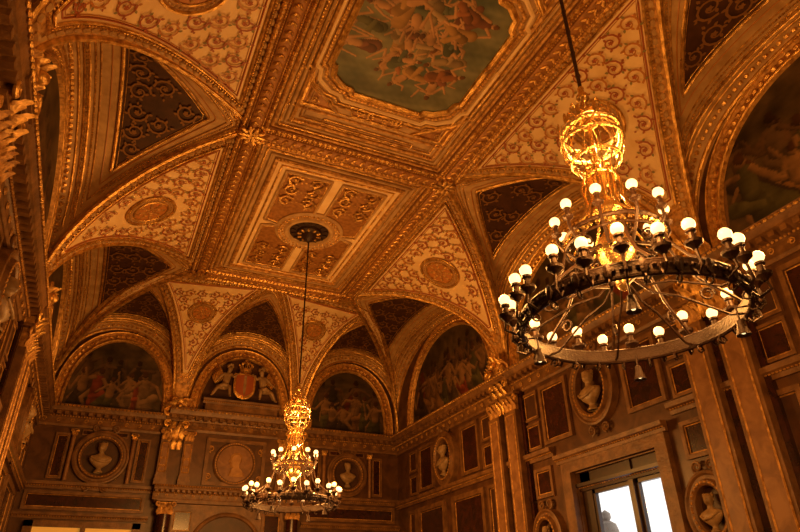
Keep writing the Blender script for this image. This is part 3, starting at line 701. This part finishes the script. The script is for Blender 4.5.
def supporter(sg):
    j=dict(pel=(.58,0,.42),ch=(.52,-.02,.68),nk=(.5,-.02,.84),hd=(.47,-.05,.93),ht=(.46,-.05,1.03),
     sA=(.42,-.03,.80),eA=(.34,-.12,.68),wA=(.26,-.1,.80),sB=(.62,-.02,.79),eB=(.74,-.06,.66),wB=(.82,-.12,.54),
     hA=(.52,-.02,.38),kA=(.46,-.24,.34),aA=(.44,-.24,.08),tA=(.42,-.33,.04),hB=(.66,0,.38),kB=(.8,-.2,.3),aB=(.92,-.16,.08),tB=(.96,-.24,.04))
    K=list(j);rad=dict(pel=.105,ch=.11,nk=.045,hd=.085,ht=.065,sA=.055,eA=.04,wA=.026,sB=.055,eB=.04,wB=.026,hA=.085,kA=.055,aA=.034,tA=.022,hB=.085,kB=.055,aB=.034,tB=.022)
    E=[('pel','ch'),('ch','nk'),('nk','hd'),('hd','ht'),('ch','sA'),('sA','eA'),('eA','wA'),('ch','sB'),('sB','eB'),('eB','wB'),('pel','hA'),('hA','kA'),('kA','aA'),('aA','tA'),('pel','hB'),('hB','kB'),('kB','aB'),('aB','tB')]
    V=[(j[k][0]*sg,j[k][1],j[k][2]) for k in K];Ei=[(K.index(a),K.index(b)) for a,b in E];R=[rad[k] for k in K]
    for wn,dr in (('wA',(-.06,-.01,.03)),('wB',(.05,-.04,-.05))):
        wi=K.index(wn);w=j[wn]
        for q in range(5):
            o_=(q-2)*.014;V.append(((w[0]+dr[0]*.6)*sg,w[1]+dr[1]-.01+o_,w[2]+dr[2]*.6+o_*.3));V.append(((w[0]+dr[0]*1.3)*sg,w[1]+dr[1]*1.3+o_*1.5,w[2]+dr[2]*1.3));R+= [.009,.008];Ei+= [(wi,len(V)-2),(len(V)-2,len(V)-1)]
    skin('supporter_figure',V,Ei,R,MARB,coa)
    d=MB()
    d.ball((.44*sg,-.135,.955),(.016,.022,.018),MARB)
    for i in range(14): a=i*2.4;d.ball((.47*sg+.07*math.cos(a),-.03+.06*math.sin(a),1.02+.03*(i%3)),.035,MARB)
    d.tube([(.42*sg,-.14,.36),(.6*sg,-.16,.42),(.78*sg,-.05,.36),(.9*sg,0,.15)],[.05,.07,.06,.03],MARB,8)
    for q in range(7): d.eball(Vector(((.68+.035*q)*sg,.08,.86-.04*q)),Vector((.45*sg,0,.9)).normalized()*(.26-.02*q),Vector((0,1,0))*.02,Vector((.9*sg,0,-.45)).normalized()*.035,GOLD,SP)
    d.obj('supporter_drapery',coa,sharp=80)
for sg in (-1,1): supporter(sg)
# ------------------------------------------------------------ chandeliers
def chandelier(loc,first=None):
    root=empty('chandelier',loc)
    if first:
        for ch in first.children:
            o=bpy.data.objects.new(ch.name.split('.')[0],ch.data);bpy.context.collection.objects.link(o);o.parent=root
        return root
    fr=MB();br=MB();gl=MB();O=(0,0,0)
    def circ(R,z,n=48): return [(R*math.cos(2*pi*i/n),R*math.sin(2*pi*i/n),z) for i in range(n)]
    def pol(r,a,z): return (r*math.cos(a),r*math.sin(a),z)
    fr.tube([(0,0,2.2),(0,0,H-loc[2]-.25)],.018,BRONZE,8)
    for i in range(12): fr.ball((0,0,2.5+i*.3),(.026,.026,.04),BRONZE)
    br.lathe([(.0,2.36),(.03,2.34),(.025,2.28),(.055,2.24),(.06,2.20),(.03,2.16),(.04,2.10),(.08,2.05),(.10,2.0),(.07,1.96),(.05,1.93)],O,BRASS,16)
    # open gilt wire crown: hoops, verticals, leaf spikes and short candle pipes
    for R,z,t in ((.13,1.95,.012),(.25,1.80,.018),(.26,1.68,.018),(.21,1.48,.013),(.13,1.30,.014)): br.tube(circ(R,z,32),t,BRASS,6,True)
    for i in range(12):
        a=2*pi*i/12
        br.tube([pol(.08,a,1.98),pol(.15,a,1.97),pol(.23,a,1.90),pol(.25,a,1.8)],.007,BRASS,5)
        br.tube([pol(.26,a,1.68),pol(.25,a,1.57),pol(.21,a,1.48),pol(.15,a,1.38),pol(.13,a,1.3)],.007,BRASS,5)
        br.tube([pol(.25,a,1.80),pol(.262,a+.26,1.74),pol(.26,a+.52,1.68)],.008,BRASS,5);br.tube([pol(.26,a,1.68),pol(.262,a+.26,1.74),pol(.25,a+.52,1.80)],.008,BRASS,5)
        br.eball(Vector(pol(.265,a,1.87)),Vector((math.cos(a),math.sin(a),0))*.010,Vector((-math.sin(a),math.cos(a),0))*.022,Vector((0,0,1))*.065,BRASS,SP)
        br.eball(Vector(pol(.262,a,1.62)),Vector((math.cos(a),math.sin(a),0))*.010,Vector((-math.sin(a),math.cos(a),0))*.018,Vector((0,0,1))*.045,BRASS,SP)
    for i in range(8):
        a=2*pi*i/8;br.tube([pol(.13,a,1.95),pol(.18,a,2.02),pol(.15,a,2.09),pol(.11,a,2.06)],.009,BRASS,5)
        br.lathe([(.012,0),(.012,.32),(.022,.33),(.022,.36),(.0,.38)],pol(.10,a,1.05),BRASS,8)
    br.lathe([(.02,1.95),(.02,1.5),(.05,1.42),(.08,1.36),(.05,1.30),(.03,1.1),(.08,1.05),(.11,1.0),(.12,.95),(.06,.9),(.04,.8),(.08,.74),(.14,.66),(.16,.58),(.13,.50),(.07,.44),(.04,.36),(.06,.32),(.05,.27),(.0,.22)],O,BRASS,20)
    for i in range(10):
        a=2*pi*i/10
        br.tube([pol(.13,a,1.32),pol(.17,a,1.2),pol(.15,a,1.05),pol(.2,a,.9),pol(.30,a,.80),pol(.37,a,.70)],.011,BRASS,6)
        fr.tube([pol(.15,a,.6),pol(.28,a,.52),pol(.36,a,.6),pol(.43,a,.70),pol(.43,a,.76)],.014,BRONZE,6)
        fr.tube([pol(.27+.05*math.cos(t*8)*(1-t*.6),a,.62+.05*math.sin(t*8)*(1-t*.6)) for t in [q/12 for q in range(13)]],.009,BRONZE,5)
        fr.lathe([(.012,0),(.04,.02),(.045,.035),(.02,.04),(.018,.10),(.03,.11),(.02,.12)],pol(.43,a,.76),BRONZE,10)
        gl.ball(pol(.43,a,.915),.044,BULB,SP2)
    fr.tube(circ(.38,.70,40),.018,BRONZE,6,True);fr.tube(circ(.38,.62,40),.012,BRONZE,6,True);fr.beads(circ(.385,.66,40),.06,.02,.02,BRASS,True)
    Q=.80
    for i in range(8):
        a=2*pi*i/8+.2
        fr.tube([pol(.38,a,.64),pol(.43,a,.46),pol(.55,a,.28),pol(.70,a,.16),pol(Q,a,.07)],.012,BRONZE,6)
        fr.tube([pol(.06,a,.34),pol(.2,a,.20),pol(.38,a,.15),pol(.56,a,.05),pol(.7,a,-.03),pol(Q,a,-.03)],.010,BRONZE,6)
        fr.tube([pol(.58+.06*math.cos(t*8)*(1-t*.6),a,.15+.06*math.sin(t*8)*(1-t*.6)) for t in [q/12 for q in range(13)]],.009,BRONZE,5)
    for R,z,t in ((Q,-.045,.020),(Q,.045,.018),(Q,0,.010)): fr.tube(circ(R,z,64),t,BRONZE,8,True)
    fr.loft([circ(R,z,64) for R,z in ((Q-.018,-.04),(Q-.018,.04),(Q+.018,.04),(Q+.018,-.04),(Q-.018,-.04))],BRONZE)
    fr.beads(circ(Q+.028,0,64),.05,.018,.018,BRONZE,True)
    for i in range(24):
        a=2*pi*i/24;hi=.06 if i%2 else 0;R=Q+.07 if i%2 else Q+.11
        fr.tube([pol(Q+.01,a,-.03),pol(Q+.05,a,-.08),pol(R+.02,a,-.04),pol(R,a,.05+hi)],.011,BRONZE,6)
        fr.lathe([(.015,-.02),(.03,0),(.055,.02),(.06,.04),(.025,.05),(.022,.10),(.035,.11),(.035,.125),(.02,.13)],pol(R,a,.04+hi),BRONZE,10)
        gl.ball(pol(R,a,.208+hi),.044,BULB,SP2)
        fr.eball(Vector(pol(Q+.03,a+.13,0)),Vector((math.cos(a),math.sin(a),0))*.02,Vector((-math.sin(a),math.cos(a),0))*.03,Vector((0,0,1))*.06,BRONZE,SP)
        fr.tube([pol(Q+.05*math.cos(t*7)*(1-t*.6),a+.13,-.09+.04*math.sin(t*7)*(1-t*.6)) for t in [q/10 for q in range(11)]],.008,BRONZE,5)
    for i in range(4):
        a=pi/4+i*pi/2;R=.70;p=pol(R,a,0);fr.tube([pol(Q,a,-.04),pol(R,a,-.04),pol(R,a,-.14)],.008,BRONZE,5);fr.lathe([(.01,-.13),(.025,-.14),(.03,-.18),(.05,-.25),(.045,-.25),(.0,-.2)],p,BRONZE,12);gl.ball((p[0],p[1],-.225),.018,BULB)
    fr.obj('bronze_ring_frame',root);br.obj('brass_crown_and_stem',root);gl.obj('lamp_globes',root)
    return root
c1=chandelier((mid,3.09,1.9));c2=chandelier((mid,12.08,1.9),c1);
LC=(1,.41,.085)
def plight(loc,e,r=.15,col=LC):
    l=bpy.data.lights.new('lamp_and_fill_light','POINT');l.energy=e;l.color=col;l.shadow_soft_size=r;o=bpy.data.objects.new('lamp_and_fill_light',l);o.location=loc;bpy.context.collection.objects.link(o);return o
for cyy,kk in ((3.09,1.0),(12.08,1.3)):
    for i in range(4):
        a=pi/4+i*pi/2;plight((mid+1.08*math.cos(a),cyy+1.08*math.sin(a),2.4),165*kk,.2)
    plight((mid+.1,cyy,3.0),14,.03,(1,.62,.22));plight((mid+.12,cyy,3.62),8,.03,(1,.62,.22))
plight((mid,-4,1.5),300,.5)  # added fill light behind the camera
w=bpy.data.worlds.new('sky');bpy.context.scene.world=w;w.use_nodes=True;bg=w.node_tree.nodes['Background'];bg.inputs[0].default_value=(1,.97,.93,1);bg.inputs[1].default_value=1.4
bpy.context.scene.view_settings.view_transform='Standard'
cam=bpy.data.cameras.new('camera');co=bpy.data.objects.new('camera',cam);bpy.context.collection.objects.link(co)
yaw,pitch,roll,f=.4408,.5144,-.0198,620.6
F=Vector((math.sin(yaw)*math.cos(pitch),math.cos(yaw)*math.cos(pitch),math.sin(pitch)));R=Vector((math.cos(yaw),-math.sin(yaw),0));U=R.cross(F)
R2=R*math.cos(roll)+U*math.sin(roll);U2=-R*math.sin(roll)+U*math.cos(roll)
co.matrix_world=Matrix((( R2.x,U2.x,-F.x,0),(R2.y,U2.y,-F.y,0),(R2.z,U2.z,-F.z,0),(0,0,0,1)))
cam.sensor_width=36;cam.lens=f/800*36;cam.clip_start=.05;bpy.context.scene.camera=co
